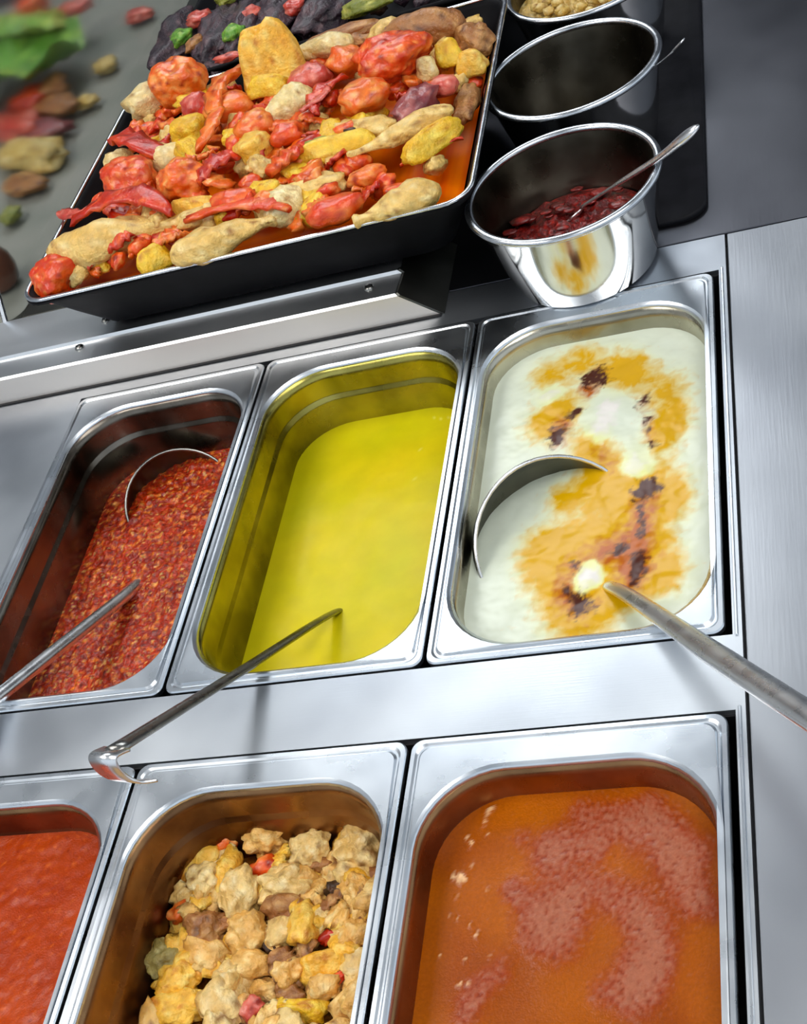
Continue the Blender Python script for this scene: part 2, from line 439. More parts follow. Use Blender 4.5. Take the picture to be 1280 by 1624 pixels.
def cb(c):
    x = c.x + .003 * nz(c.x, c.y, 110, 1); y = c.y + .003 * nz(c.x, c.y, 110, 5)
    u = nz(c.x, c.y, 18, 6, 2)
    k = mixc(lin((146, 64, 0)), lin((176, 90, 0)), .5 + .9 * u)
    f = field(FB, x, y)
    t = nz(c.x, c.y, 380, 3, 2)
    k = mixc(k, lin((150, 56, 18)), (f - .3) * .9)
    k = mixc(k, lin((170, 106, 80)), min(.8, (f + 1.4 * t - .85) * .55))
    k = mixc(k, lin((120, 50, 30)), (-t - .25) * 1.2 * min(1, f))
    s = field(SB, c.x, c.y) + .5 * t
    return mixc(k, lin((236, 190, 140)), (s - .75) * 2)


pool('foamy_brown_soup', .176, -.3755, ZB, M['foam'], cb, lambda x, y, e: (.0006 * min(1.2, field(FB, x, y)) + .0004 * nz(x, y, 380, 3) * min(1, field(FB, x, y)) + .0012 * max(0, field(SB, x, y) * .8 + .3 * nz(x, y, 380, 2) - .3) + .0008 * nz(x, y, 20, 9)) * e, 'orange-brown soup with swirled patches of pinkish foam', 'soup', 130)
# gravy beneath the braised chicken
pool('stew_gravy', 0, -.3755, -.062, M['relish'], lambda c: mixc(lin((150, 84, 20)), lin((196, 128, 40)), .5 + nz(c.x, c.y, 60, 2)), lambda x, y, e: .002 * nz(x, y, 80, 2) * e, 'oily golden brown gravy under the braised chicken chunks', 'gravy', 50)


# ------------------------------------------------------------------ food pieces
PAL = {
    'chicken': [(240, 204, 120), (224, 180, 92), (158, 104, 44), (250, 226, 158)],
    'pale': [(246, 222, 156), (232, 200, 126), (172, 126, 68), (252, 238, 190)],
    'potato': [(248, 196, 70), (238, 172, 40), (204, 124, 22), (252, 220, 120)],
    'yellow': [(248, 204, 44), (232, 176, 20), (196, 124, 10), (252, 226, 100)],
    'tomato': [(236, 88, 14), (214, 52, 4), (146, 18, 0), (250, 150, 70)],
    'orange': [(244, 124, 32), (230, 86, 8), (166, 38, 0), (252, 178, 96)],
    'red': [(214, 48, 4), (184, 26, 2), (108, 8, 0), (240, 108, 50)],
    'pink': [(220, 96, 76), (194, 60, 46), (140, 34, 26), (238, 150, 130)],
    'purple': [(150, 66, 70), (120, 44, 50), (84, 28, 34), (196, 120, 110)],
    'green': [(150, 152, 50), (110, 120, 30), (70, 80, 20), (196, 190, 90)],
    'stew': [(242, 194, 110), (224, 166, 78), (136, 84, 32), (252, 220, 150)],
    'stewpale': [(244, 212, 140), (228, 184, 104), (146, 102, 50), (254, 232, 176)],
    'darkred': [(120, 16, 12), (92, 12, 10), (44, 8, 6), (170, 40, 30)],
    'olive': [(176, 160, 90), (150, 132, 66), (90, 76, 34), (206, 192, 128)],
    'leaf': [(112, 172, 50), (84, 142, 36), (54, 96, 24), (190, 214, 90)],
    'eggplant': [(62, 44, 54), (40, 28, 38), (18, 12, 18), (112, 84, 88)],
    'brown': [(176, 120, 64), (150, 92, 44), (90, 50, 24), (210, 160, 98)],
    'char': [(60, 36, 20), (40, 22, 12), (20, 12, 8), (100, 66, 40)],
    'grain': [(222, 190, 110), (204, 166, 80), (150, 112, 50), (240, 220, 160)],
}


def colfn(pal, seed, amp=1.35, s=60):
    a, b, d, h = [lin(q) for q in PAL[pal]]

    def f(c):
        v = c * s + Vector((seed, seed * 1.7, -seed)); t = noise.fractal(v, 1, 2, 3); u = noise.fractal(v * 3.1, 1, 2, 2)
        k = mixc(a, b, .5 + t * amp)
        k = mixc(k, h, (u - .1) * 1.4 * amp)
        return mixc(k, d, (-u - t * .5 - .28) * 1.6 * amp)
    return f


def ico(sub):
    bm = bmesh.new(); bmesh.ops.create_icosphere(bm, subdivisions=sub, radius=1)
    V = [v.co.copy() for v in bm.verts]; F = [tuple(v.index for v in f.verts) for f in bm.faces]; bm.free(); return V, F


ICO = {s: ico(s) for s in (2, 3, 4)}


def shape(kind, L, W, H, seed, sub=3):
    """vertices and faces of a piece, long axis x"""
    rs = random.Random(seed)
    if kind == 'drumstick':
        prof = [(-.5, .02), (-.49, .16), (-.44, .30), (-.36, .42), (-.24, .49), (-.12, .50), (0, .45), (.10, .36), (.20, .26), (.29, .18), (.36, .135), (.41, .14), (.44, .18), (.47, .20), (.495, .15), (.5, .02)]
        n = 20; loops = []
        for k in range(len(prof) * 2 - 1):
            a = prof[k // 2]; b = prof[min(k // 2 + (k % 2), len(prof) - 1)]; x = (a[0] + b[0]) / 2; r = (a[1] + b[1]) / 2
            lp = []
            for i in range(n):
                t = 2 * math.pi * i / n; d = Vector((x * 3, math.cos(t), math.sin(t)))
                q = r * (1 + .30 * noise.fractal(d * 1.3 + Vector((seed, 0, 0)), 1, 2, 3))
                if k % 2 == 0 and .3 < x < .45: q *= 1
                lp.append((x * L, q * W * math.cos(t) + .08 * W * math.sin(x * 5), q * H * math.sin(t)))
            loops.append(lp)
        return loft(loops, True, True)
    if kind == 'strip':
        n = 14; path = []; bend = rs.uniform(-.5, .5) * L * .5; lift = rs.uniform(.05, .25) * L
        V = []; F = []
        for i in range(n + 1):
            t = i / n; x = (t - .5) * L; y = bend * (1 - (2 * t - 1) ** 2); z = lift * .5 * math.sin(t * math.pi)
            wv = W * .5 * (math.sin(math.pi * (t * .86 + .07)) ** .5) * (1 + .25 * noise.noise(Vector((t * 4, seed, 0))))
            curl = rs.uniform(-.15, .15) * W
            hw = H * .28
            for a, b in ((-1, 0), (-.55, .6), (.0, .85 + .2 * noise.noise(Vector((t * 5, seed, 2)))), (.55, .6), (1, 0), (.55, -.45), (0, -.6), (-.55, -.45)):
                V.append((x + .04 * L * noise.noise(Vector((a * 2, t * 3, seed))), y + a * wv, z + b * hw + .25 * abs(a) * H * .5 + curl * a))
        for i in range(n):
            for j in range(8): F.append((i * 8 + j, i * 8 + (j + 1) % 8, (i + 1) * 8 + (j + 1) % 8, (i + 1) * 8 + j))
        F.append(tuple(range(7, -1, -1))); F.append(tuple(n * 8 + j for j in range(8)))
        return V, F
    if kind == 'leaf':
        n = 16; m_ = 10; V = []; F = []
        for i in range(n + 1):
            t = i / n; x = (t - .5) * L; wv = W * .5 * (math.sin(math.pi * (t * .9 + .06)) ** .6)
            for j in range(m_ + 1):
                a = j / m_ * 2 - 1; ru = noise.fractal(Vector((t * 5, a * 3, seed)), 1, 2, 3)
                V.append((x + .05 * L * ru * abs(a), a * wv * (1 + .12 * math.sin(t * 40 + seed)), H * (.5 * a * a + .5 * ru * (abs(a) + .3) - .25 * (2 * t - 1) ** 2) - (.06 * H if abs(a) < .1 else 0)))
        for i in range(n):
            for j in range(m_): q = i * (m_ + 1) + j; F.append((q, q + 1, q + m_ + 2, q + m_ + 1))
        return V, F
    V0, F = ICO[sub]; V = []
    p = {'wedge': 4.2, 'cube': 5.0, 'lump': 2.2, 'tomato': 2.1, 'chunk': 2.5, 'shred': 2.2}[kind]
    am = {'wedge': .20, 'cube': .2, 'lump': .38, 'tomato': .26, 'chunk': .36, 'shred': .6}[kind]
    fr = {'wedge': 1.3, 'cube': 1.5, 'lump': 1.5, 'tomato': 1.4, 'chunk': 1.6, 'shred': 2.2}[kind]
    ph = Vector((seed * 3.1, seed * 1.3, seed * .7))
    for v in V0:
        d = v.normalized()
        k = (abs(d.x) ** p + abs(d.y) ** p + abs(d.z) ** p) ** (-1 / p)
        q = d * k
        r = 1 + am * noise.fractal(d * fr + ph, 1, 2, 4)
        if kind == 'tomato':     # a sunken cut face and puckers
            a = math.atan2(d.y, d.x); r *= 1 - .10 * (max(0, math.sin(a * 2.5 + seed))) ** 2 * (1 - abs(d.z))
            if d.z > .55: r *= 1 - .35 * (d.z - .55) * (rs.random() * .1 + .9)
        if kind in ('chunk', 'shred'):
            r *= 1 - .16 * abs(noise.noise(d * 3.3 + ph))
        q = q * r
        if kind == 'wedge': g = (q.z + 1) / 2; q.y *= 1.15 - .85 * g; q.x *= 1.08 - .38 * g
        V.append((q.x * L / 2, q.y * W / 2, q.z * H / 2))
    return V, F


NAMES = {'drumstick': 'chicken_drumstick'}
cnt = [0]


def piece(kind, pal, a, b, wpx, z, label, cat, name, group=None, hr=.75, sub=3, tilt=0, roll=0, mat=None, amp=1.25):
    """a,b: ends of its long axis seen at height z"""
    cnt[0] += 1; seed = cnt[0] * 1.37
    A, B = un(*a, z), un(*b, z); L = (B - A).length
    mid = (A + B) / 2; dist = (mid - CAM).length
    W = wpx * dist / FPX * (1.0 if kind == 'drumstick' else 1.28); L *= 1.12 if kind != 'drumstick' else 1.0
    yaw = math.atan2(B.y - A.y, B.x - A.x)
    me = mesh(name, *shape(kind, L, W, W * hr, seed, sub))
    setcol(me, colfn(pal, seed, amp))
    o = put(name, me, mat or (M['tomato'] if pal in ('tomato', 'orange', 'red', 'pink', 'purple') else M['food']))
    o.location = mid; o.rotation_euler = (roll, tilt, yaw)
    return tag(o, label, cat, group)


# --- black roasting tray
def tray(name, x0, x1, y0, y1, zt, zb, label, slope=.05, r=.02):
    e = empty(name, ((x0 + x1) / 2, (y0 + y1) / 2, zb), label, 'tray')
    off = tuple(-v for v in e.location)
    q = lambda d, z, rr=r: rrect(x0 + d, x1 - d, y0 + d, y1 - d, rr, z, 6)
    lp = [q(-.004, zt - .004), q(-.0045, zt - .001), q(-.003, zt + .0005), q(.0, zt), q(.002, zt - .003), q(slope * .35, zb + .03, r), q(slope * .62, zb + .006), q(slope * .75, zb + .0015), q(slope, zb + .0012)]
    b = put('tray_body', mesh('tray_body', *loft(lp, True)), M['black'], e, off)
    m = b.modifiers.new('s', 'SOLIDIFY'); m.thickness = .0012; m.offset = -1
    return e, off


ZT, ZTB = .088, .0262
TX0, TX1, TY0, TY1 = -.186, .192, .350, .664
e1, off1 = tray('roasting_tray', TX0, TX1, TY0, TY1, ZT, ZTB, 'black roasting tray heaped with chicken drumsticks, tomatoes and potatoes')
rim = rrect(TX0 - .0035, TX1 + .0035, TY0 - .0035, TY1 + .0035, .022, ZT + .001, 6)
# worn bright rim along front, right and back
V, F = [], []
k = len(rim)
loops = []
for i in range(k):
    p = Vector(rim[i]); d = (Vector(rim[(i + 1) % k]) - Vector(rim[i - 1])).normalized(); s = d.cross(Vector((0, 0, 1)))
    loops.append([tuple(p + s * .0022 * math.cos(t * math.pi / 4) + Vector((0, 0, .0014)) * math.sin(t * math.pi / 4)) for t in range(8)])
loops.append(loops[0])
tag(put('worn_rim', mesh('worn_rim', *loft(loops)), M['chrome'], e1, off1), 'bright worn steel rim')

# sauce in the tray
zs_ = .064


def tsauce():
    q = lambda d: rrect(TX0 + d, TX1 - d, TY0 + d, TY1 - d, .02, zs_, 8)
    lp = [q(.0148)] + [q(.0148 + ((TY1 - TY0) / 2 - .0148) * .99 * i / 50) for i in range(1, 51)]
    lp = [[(x, y, z + (.0012 * nz(x, y, 60, 2) if i else 0)) for x, y, z in l] for i, l in enumerate(lp)]
    me = mesh('sauce', *loft(lp, True))
    setcol(me, lambda c: mixc(lin((242, 128, 2)), lin((216, 84, 2)), .5 + 1.2 * nz(c.x, c.y, 60, 4)))
    tag(put('pan_juices', me, M['liquid']), 'orange-red oily juices showing at the right side of the roasting tray', 'sauce', None, 'stuff')


tsauce()

T1 = 'in the roasting tray'
# (kind, palette, end a, end b, width px, z, label, category, name, height ratio)
TP = [
    ('drumstick', 'chicken', (80, 402), (300, 352), 78, .094, 'large pale drumstick at the front left corner of the roasting tray', 'chicken', .8),
    ('drumstick', 'chicken', (272, 408), (440, 348), 66, .094, 'drumstick lying second from the left along the front edge of the tray', 'chicken', .8),
    ('drumstick', 'pale', (425, 350), (500, 285), 66, .094, 'short pale drumstick standing out behind the front rim, mid tray', 'chicken', .8),
    ('drumstick', 'chicken', (700, 300), (560, 350), 66, .092, 'herb-flecked drumstick at the front right, beside the orange juices', 'chicken', .75),
    ('drumstick', 'pale', (500, 150), (400, 192), 62, .112, 'pale drumstick just below the big yellow potato wedge', 'chicken', .8),
    ('drumstick', 'brown', (735, 40), (560, 62), 66, .103, 'long browned drumstick along the back rim of the tray', 'chicken', .8),
    ('drumstick', 'pale', (560, 66), (440, 90), 42, .106, 'thin pale bone end between the big wedge and the back rim', 'chicken', .8),
    ('drumstick', 'chicken', (720, 172), (550, 248), 44, .100, 'slim golden drumstick above the orange juices', 'chicken', .8),
    ('chunk', 'pale', (205, 178), (262, 148), 46, .096, 'pale grey-tipped chicken piece at the back left corner of the tray', 'chicken', .8),
    ('wedge', 'potato', (388, 128), (480, 92), 62, .112, 'biggest yellow potato wedge, standing up at the back of the tray', 'potato', 1.7),
    ('wedge', 'yellow', (395, 137), (450, 128), 34, .116, 'bright yellow potato slice under the biggest wedge', 'potato', .6),
    ('wedge', 'yellow', (690, 92), (730, 75), 38, .100, 'yellow potato chunk behind the purple onion', 'potato', .8),
    ('wedge', 'potato', (725, 105), (768, 92), 36, .096, 'golden potato chunk in the far right corner of the tray', 'potato', .8),
    ('cube', 'yellow', (280, 212), (322, 202), 36, .104, 'small bright yellow cube beside the left tomatoes', 'potato', .8),
    ('cube', 'potato', (385, 250), (422, 222), 40, .108, 'yellow cube in the middle of the tomato heap', 'potato', .8),
    ('wedge', 'potato', (270, 332), (345, 322), 34, .096, 'yellow wedge above the second front drumstick', 'potato', .7),
    ('wedge', 'yellow', (220, 425), (268, 398), 40, .088, 'yellow wedge tucked between the two front drumsticks', 'potato', .8),
    ('wedge', 'pale', (168, 268), (215, 252), 42, .094, 'pale potato at the left wall of the tray', 'potato', .8),
    ('wedge', 'pale', (245, 255), (290, 238), 34, .100, 'cream potato piece left of centre among tomatoes', 'potato', .8),
    ('wedge', 'yellow', (470, 250), (600, 212), 44, .102, 'long yellow-green potato wedge right of centre', 'potato', .6),
    ('wedge', 'yellow', (640, 250), (722, 190), 38, .098, 'long golden wedge above the juices at the right', 'potato', .7),
    ('wedge', 'pale', (660, 110), (690, 100), 30, .104, 'small cream wedge next to the largest tomato', 'potato', .8),
    ('lump', 'green', (478, 232), (520, 222), 24, .106, 'greenish scrap of vegetable on the long wedge', 'vegetable', .5),
    ('tomato', 'orange', (248, 135), (318, 125), 62, .108, 'round orange-red tomato at the back left of the heap', 'tomato', .9),
    ('tomato', 'tomato', (570, 105), (672, 72), 66, .116, 'largest tomato, glossy, near the back of the tray', 'tomato', .8),
    ('tomato', 'tomato', (172, 292), (240, 280), 60, .100, 'round tomato close to the left wall of the tray', 'tomato', .9),
    ('tomato', 'orange', (256, 292), (322, 280), 58, .106, 'round tomato second from the left wall of the tray', 'tomato', .9),
    ('tomato', 'tomato', (58, 448), (118, 430), 60, .086, 'split tomato in the very front left corner of the tray', 'tomato', .9),
    ('tomato', 'orange', (545, 170), (612, 138), 48, .112, 'orange tomato half in front of the largest tomato', 'tomato', .8),
    ('tomato', 'tomato', (490, 345), (572, 320), 50, .094, 'wide tomato piece lying by the front rim, right of centre', 'tomato', .7),
    ('tomato', 'pink', (465, 130), (520, 118), 42, .112, 'pinkish tomato to the right of the biggest wedge', 'tomato', .8),
    ('tomato', 'pink', (680, 142), (725, 130), 36, .104, 'pink tomato cap beside the purple onion', 'tomato', .7),
    ('lump', 'purple', (632, 190), (680, 145), 48, .104, 'purple onion wedge at the right of the heap', 'onion', .7),
    ('strip', 'orange', (345, 180), (385, 112), 40, .112, 'upright orange pepper strip left of the biggest wedge', 'pepper', .7),
    ('strip', 'red', (190, 222), (262, 250), 36, .100, 'flat red pepper piece at the left side of the heap', 'pepper', .6),
    ('strip', 'red', (125, 352), (265, 338), 34, .104, 'long red pepper strip on the front left drumstick', 'pepper', .7),
    ('strip', 'tomato', (305, 350), (450, 335), 30, .103, 'long red pepper strip on the second front drumstick', 'pepper', .7),
    ('strip', 'pink', (96, 338), (148, 332), 18, .094, 'pink onion sliver hanging over the left rim', 'onion', .7),
    ('strip', 'red', (505, 180), (545, 125), 24, .112, 'dark red strip left of the orange tomato half', 'pepper', .7),
    ('strip', 'pink', (480, 175), (520, 140), 18, .114, 'thin pink strip right of the pale drumstick', 'pepper', .7),
    ('strip', 'red', (320, 290), (375, 250), 34, .108, 'crumpled dark red peel in the centre left', 'pepper', .8),
    ('strip', 'orange', (318, 235), (340, 180), 26, .108, 'narrow orange strip standing left of centre', 'pepper', .7),
    ('strip', 'tomato', (430, 275), (475, 240), 40, .106, 'red pepper curl right of the yellow cube', 'pepper', .8),
    ('strip', 'red', (640, 262), (730, 222), 16, .090, 'thin red strip trailing in the orange juices', 'pepper', .7),
    ('tomato', 'orange', (330, 180), (395, 160), 44, .108, 'torn orange tomato in front of the upright strip', 'tomato', .8),
    ('tomato', 'orange', (380, 205), (430, 195), 46, .110, 'orange tomato in front of the pale drumstick', 'tomato', .8),
    ('tomato', 'tomato', (430, 222), (480, 205), 38, .108, 'small red tomato near the middle', 'tomato', .8),
    ('tomato', 'pink', (290, 172), (330, 158), 34, .106, 'small pink tomato near the back left', 'tomato', .8),
    ('tomato', 'tomato', (340, 325), (400, 312), 36, .102, 'red tomato piece just behind the front middle strip', 'tomato', .8),
    ('tomato', 'red', (160, 318), (215, 308), 30, .096, 'dark tomato skin beside the left wall', 'tomato', .7),
    ('tomato', 'orange', (520, 100), (575, 95), 44, .110, 'orange tomato touching the left of the largest tomato', 'tomato', .8),
    ('tomato', 'orange', (400, 330), (440, 312), 34, .100, 'orange scrap by the short pale drumstick', 'tomato', .8),
    ('chunk', 'chicken', (560, 205), (620, 200), 34, .104, 'shredded chicken bit between the wedge and the onion', 'chicken', .7),
    ('chunk', 'chicken', (465, 300), (545, 285), 34, .096, 'flaky chicken bit behind the wide front tomato', 'chicken', .7),
    ('chunk', 'chicken', (590, 60), (640, 40), 34, .106, 'crisp chicken skin on the long back drumstick', 'chicken', .7),
    ('chunk', 'brown', (735, 75), (770, 50), 50, .094, 'brown herb-crusted piece in the back right corner', 'chicken', .7),
    ('chunk', 'brown', (735, 190), (745, 140), 30, .086, 'browned onion rings by the right rim', 'onion', .7),
    ('tomato', 'orange', (555, 290), (610, 268), 34, .094, 'orange tomato scrap behind the herb-flecked drumstick', 'tomato', .7),
    ('lump', 'char', (545, 215), (575, 205), 20, .104, 'small charred bit right of the long wedge', 'vegetable', .6),
]
NM = {'chicken': {'drumstick': 'chicken_drumstick', None: 'chicken_piece'}, 'potato': {None: 'potato_piece'}, 'tomato': {None: 'tomato_piece'}, 'pepper': {None: 'pepper_strip'}, 'onion': {None: 'onion_piece'}, 'vegetable': {None: 'vegetable_scrap'}}
for kd, pal, a, b, wpx, z, lab, cat, hr in TP:
    nm = NM[cat].get(kd, NM[cat][None])
    piece(kd, pal, a, b, wpx, z, lab, cat, nm, None, hr, 4 if wpx > 55 and kd != 'drumstick' else 3, roll=random.uniform(-.25, .25) if kd not in ('drumstick',) else 0)


def inpoly(x, y, P):
    c = False; j = len(P) - 1
    for i in range(len(P)):
        if (P[i][1] > y) != (P[j][1] > y) and x < (P[j][0] - P[i][0]) * (y - P[i][1]) / (P[j][1] - P[i][1]) + P[i][0]: c = not c
        j = i
    return c


rnd = random.Random(11)
poly = [(-.168, .376), (.10, .376), (.165, .376), (.17, .44), (.178, .52), (.176, .65), (-.16, .65), (-.165, .5), (-.155, .44), (-.172, .40)]
LF = {'tomato': 'small scrap of soft tomato wedged among the heaped roast chicken', 'orange': 'small orange shred of tomato flesh in the roasting tray heap', 'red': 'small dark red tomato skin in the roasting tray heap', 'chicken': 'small loose flake of chicken in the roasting tray heap', 'yellow': 'small yellow potato crumb in the roasting tray heap'}
tries = 0; placed = 0
while placed < 250 and tries < 2000:
    tries += 1
    x = rnd.uniform(-.175, .18); y = rnd.uniform(.36, .65)
    if not inpoly(x, y, poly): continue
    if x > .10 and .40 < y < .50 and rnd.random() < .9: continue      # the pool of juices
    u = (x + .0) / .19; v = (y - .507) / .16
    zh = .074 + .027 * max(0, 1 - u * u * .8) * max(0, 1 - v * v * .7)
    pal = rnd.choices(['tomato', 'orange', 'red', 'chicken', 'yellow'], [5, 5, 3, 3, 2])[0]
    L = rnd.uniform(.016, .034); cnt[0] += 1; sd = cnt[0] * 1.37
    kd = {'tomato': 'tomato', 'orange': 'strip', 'red': 'strip', 'chicken': 'chunk', 'yellow': 'cube'}[pal]
    W_ = L * rnd.uniform(.5, .9)
    nm = {'tomato': 'tomato_scrap', 'orange': 'tomato_shred', 'red': 'tomato_skin', 'chicken': 'chicken_flake', 'yellow': 'potato_crumb'}[pal]
    me = mesh(nm, *shape(kd, L, W_, W_ * .8, sd, 3)); setcol(me, colfn(pal, sd))
    o = put(nm, me, M['food'] if pal in ('chicken', 'yellow') else M['tomato'])
    o.location = (x, y, zh + rnd.uniform(-.002, .006)); o.rotation_euler = (rnd.uniform(-.5, .5), rnd.uniform(-.5, .5), rnd.uniform(0, 6.28))
    tag(o, LF[pal], {'chicken': 'chicken', 'yellow': 'potato'}.get(pal, 'tomato'), {'tomato': 'tomato scraps in the roasting tray', 'orange': 'tomato shreds in the roasting tray', 'red': 'tomato skins in the roasting tray', 'chicken': 'chicken flakes in the roasting tray', 'yellow': 'potato crumbs in the roasting tray'}[pal])
    placed += 1

# --- braised chicken in the pan
SX, SY, SC = 200, 1240, .34375
SP = [
    ('chunk', 'potato', (410, 200), (560, 160), 90, 'orange-yellow potato chunk at the top left of the stew', 'potato'),
    ('chunk', 'orange', (380, 290), (500, 300), 80, 'orange carrot-coloured piece below the top left potato', 'vegetable'),
    ('chunk', 'chicken', (560, 280), (740, 260), 130, 'yellowish knobbly chicken piece at the upper centre of the stew', 'chicken'),
    ('lump', 'tomato', (575, 415), (700, 370), 60, 'bright red tomato bit in the upper centre of the stew', 'tomato'),
    ('chunk', 'pale', (770, 350), (930, 330), 120, 'pale chicken chunk right of the bright red tomato bit', 'chicken'),
    ('chunk', 'olive', (770, 190), (880, 200), 80, 'olive green vegetable piece at the top of the stew', 'vegetable'),
    ('chunk', 'yellow', (870, 215), (945, 85), 100, 'pointed yellow-green potato at the top of the stew', 'potato'),
    ('wedge', 'yellow', (1020, 230), (1190, 140), 90, 'golden wedge in the top right corner of the stew', 'potato'),
    ('chunk', 'pale', (1000, 320), (1170, 350), 150, 'pale chicken slab under the top right golden wedge', 'chicken'),
    ('chunk', 'brown', (1060, 270), (1160, 240), 60, 'brown-orange bit under the top right golden wedge', 'chicken'),
    ('chunk', 'chicken', (310, 350), (400, 340), 80, 'small chicken piece against the upper left wall of the pan', 'chicken'),
    ('chunk', 'pale', (310, 470), (460, 440), 110, 'pale smooth chicken lump at the left of the stew', 'chicken'),
    ('chunk', 'pale', (450, 520), (600, 520), 160, 'large pale greyish chicken ball left of the centre', 'chicken'),
    ('chunk', 'pale', (620, 500), (840, 470), 120, 'large pale chicken fold in the centre of the stew', 'chicken'),
    ('chunk', 'brown', (650, 590), (830, 560), 90, 'brown meat tucked under the central fold', 'chicken'),
    ('lump', 'char', (940, 490), (1050, 540), 60, 'dark greenish-black vegetable piece right of the centre', 'vegetable'),
    ('chunk', 'chicken', (1010, 480), (1130, 560), 110, 'grainy chicken slab by the right wall, halfway down', 'chicken'),
    ('chunk', 'pale', (660, 740), (790, 640), 90, 'narrow greenish-white chicken strip below the centre', 'chicken'),
    ('chunk', 'pale', (810, 770), (940, 580), 80, 'long pale chicken finger slanting right of the centre', 'chicken'),
    ('lump', 'red', (900, 740), (1010, 640), 40, 'dark red pepper skin beside the long slanting finger', 'pepper'),
    ('chunk', 'chicken', (490, 740), (630, 660), 130, 'smooth yellow chicken piece below left of the centre', 'chicken'),
    ('chunk', 'brown', (280, 700), (460, 690), 130, 'tan curled chicken piece at the left wall', 'chicken'),
    ('chunk', 'chicken', (270, 790), (460, 810), 100, 'tan chicken piece under the curled one', 'chicken'),
    ('lump', 'char', (635, 740), (690, 780), 34, 'small black speck of roasted skin in the lower centre', 'vegetable'),
    ('chunk', 'olive', (120, 780), (220, 860), 110, 'greyish olive piece against the lower left wall', 'vegetable'),
    ('chunk', 'potato', (140, 950), (320, 900), 110, 'golden potato low at the left of the stew', 'potato'),
    ('chunk', 'potato', (120, 1060), (340, 1030), 110, 'smooth golden potato at the bottom left of the stew', 'potato'),
    ('chunk', 'pale', (420, 960), (540, 900), 120, 'shredded pale chicken at the bottom, left of the centre', 'chicken'),
    ('chunk', 'chicken', (500, 860), (660, 830), 90, 'flaky chicken piece in the lower centre', 'chicken'),
    ('chunk', 'chicken', (680, 900), (810, 860), 110, 'knobbly chicken piece right of the lower centre', 'chicken'),
    ('wedge', 'potato', (810, 870), (1020, 810), 120, 'broad yellow potato at the lower right of the stew', 'potato'),
    ('lump', 'red', (930, 950), (1040, 850), 34, 'thin red strip along the broad yellow potato', 'pepper'),
    ('wedge', 'yellow', (690, 1030), (900, 1050), 90, 'long yellow potato at the bottom edge, right of the centre', 'potato'),
    ('chunk', 'chicken', (840, 970), (960, 930), 80, 'small chicken bit under the broad yellow potato', 'chicken'),
    ('wedge', 'chicken', (950, 1070), (1080, 940), 80, 'tan slab at the bottom right, by the right wall', 'chicken'),
    ('chunk', 'chicken', (1010, 780), (1110, 650), 110, 'grainy tan slab by the right wall, lower down', 'chicken'),
    ('chunk', 'pink', (540, 1090), (620, 1010), 70, 'pinkish onion piece at the bottom centre of the stew', 'onion'),
    ('chunk', 'chicken', (460, 1080), (560, 990), 60, 'narrow chicken strip beside the pinkish onion', 'chicken'),
    ('chunk', 'orange', (210, 640), (300, 560), 60, 'orange vegetable strip at the left wall', 'vegetable'),
    ('chunk', 'brown', (590, 130), (680, 170), 60, 'browned bit at the very top of the stew', 'chicken'),
]


def stewz(y):
    return -.040


for kd, pal, a, b, wd, lab, cat in SP:
    pal = {'chicken': 'stew', 'pale': 'stewpale'}.get(pal, pal)
    up_ = 28 if a[1] < 360 else 0; a = (a[0], a[1] - up_); b = (b[0], b[1] - up_)
    A = (SX + a[0] * SC, SY + a[1] * SC); B = (SX + b[0] * SC, SY + b[1] * SC)
    nm = NM[cat][None] if cat in NM else 'piece'
    piece(kd, pal, A, B, wd * SC * 1.15, -.046, lab, cat, nm, None, .8, 4 if wd > 100 else 3, roll=random.uniform(-.3, .3))
placed = 0
LS = {'chicken': 'small flake of chicken in the braised chicken stew', 'brown': 'small brown meat scrap in the braised chicken stew', 'potato': 'small golden potato piece in the braised chicken stew', 'pale': 'small pale chicken shred in the braised chicken stew'}
while placed < 260:
    x = rnd.uniform(.024, .160); y = rnd.uniform(-.36, -.084)
    z = -.049 + rnd.uniform(-.005, .006) - (.004 if y > -.10 else 0)
    pal = rnd.choices(['chicken', 'brown', 'potato', 'pale'], [4, 2, 3, 4])[0]
    L = rnd.uniform(.014, .030); cnt[0] += 1; sd = cnt[0] * 1.37
    nm = {'chicken': 'chicken_flake', 'brown': 'meat_scrap', 'potato': 'potato_crumb', 'pale': 'chicken_shred'}[pal]
    me = mesh(nm, *shape(rnd.choice(['chunk', 'strip', 'lump']), L, L * rnd.uniform(.45, .8), L * rnd.uniform(.4, .6), sd, 3)); setcol(me, colfn({'chicken': 'stew', 'pale': 'stewpale'}.get(pal, pal), sd))
    o = put(nm, me, M['food']); o.location = (x, y, z); o.rotation_euler = (rnd.uniform(-.5, .5), rnd.uniform(-.5, .5), rnd.uniform(0, 6.28))
    tag(o, LS[pal], 'potato' if pal == 'potato' else 'chicken', nm.replace('_', ' ') + 's in the braised stew')
    placed += 1

# ------------------------------------------------------------------ the raised bar in front of the tray
BZ = .025
bar = empty('glass_rail', (-.2, .38, 0), 'raised brushed steel rail with screws between the pans and the roasting tray', 'rail')
bo = (.2, -.38, 0)
yb0, yb1 = .3415, .43
prof = lambda x0_, x1_: None
xe_b, xe_t = .145, .115
xs0 = -1.0
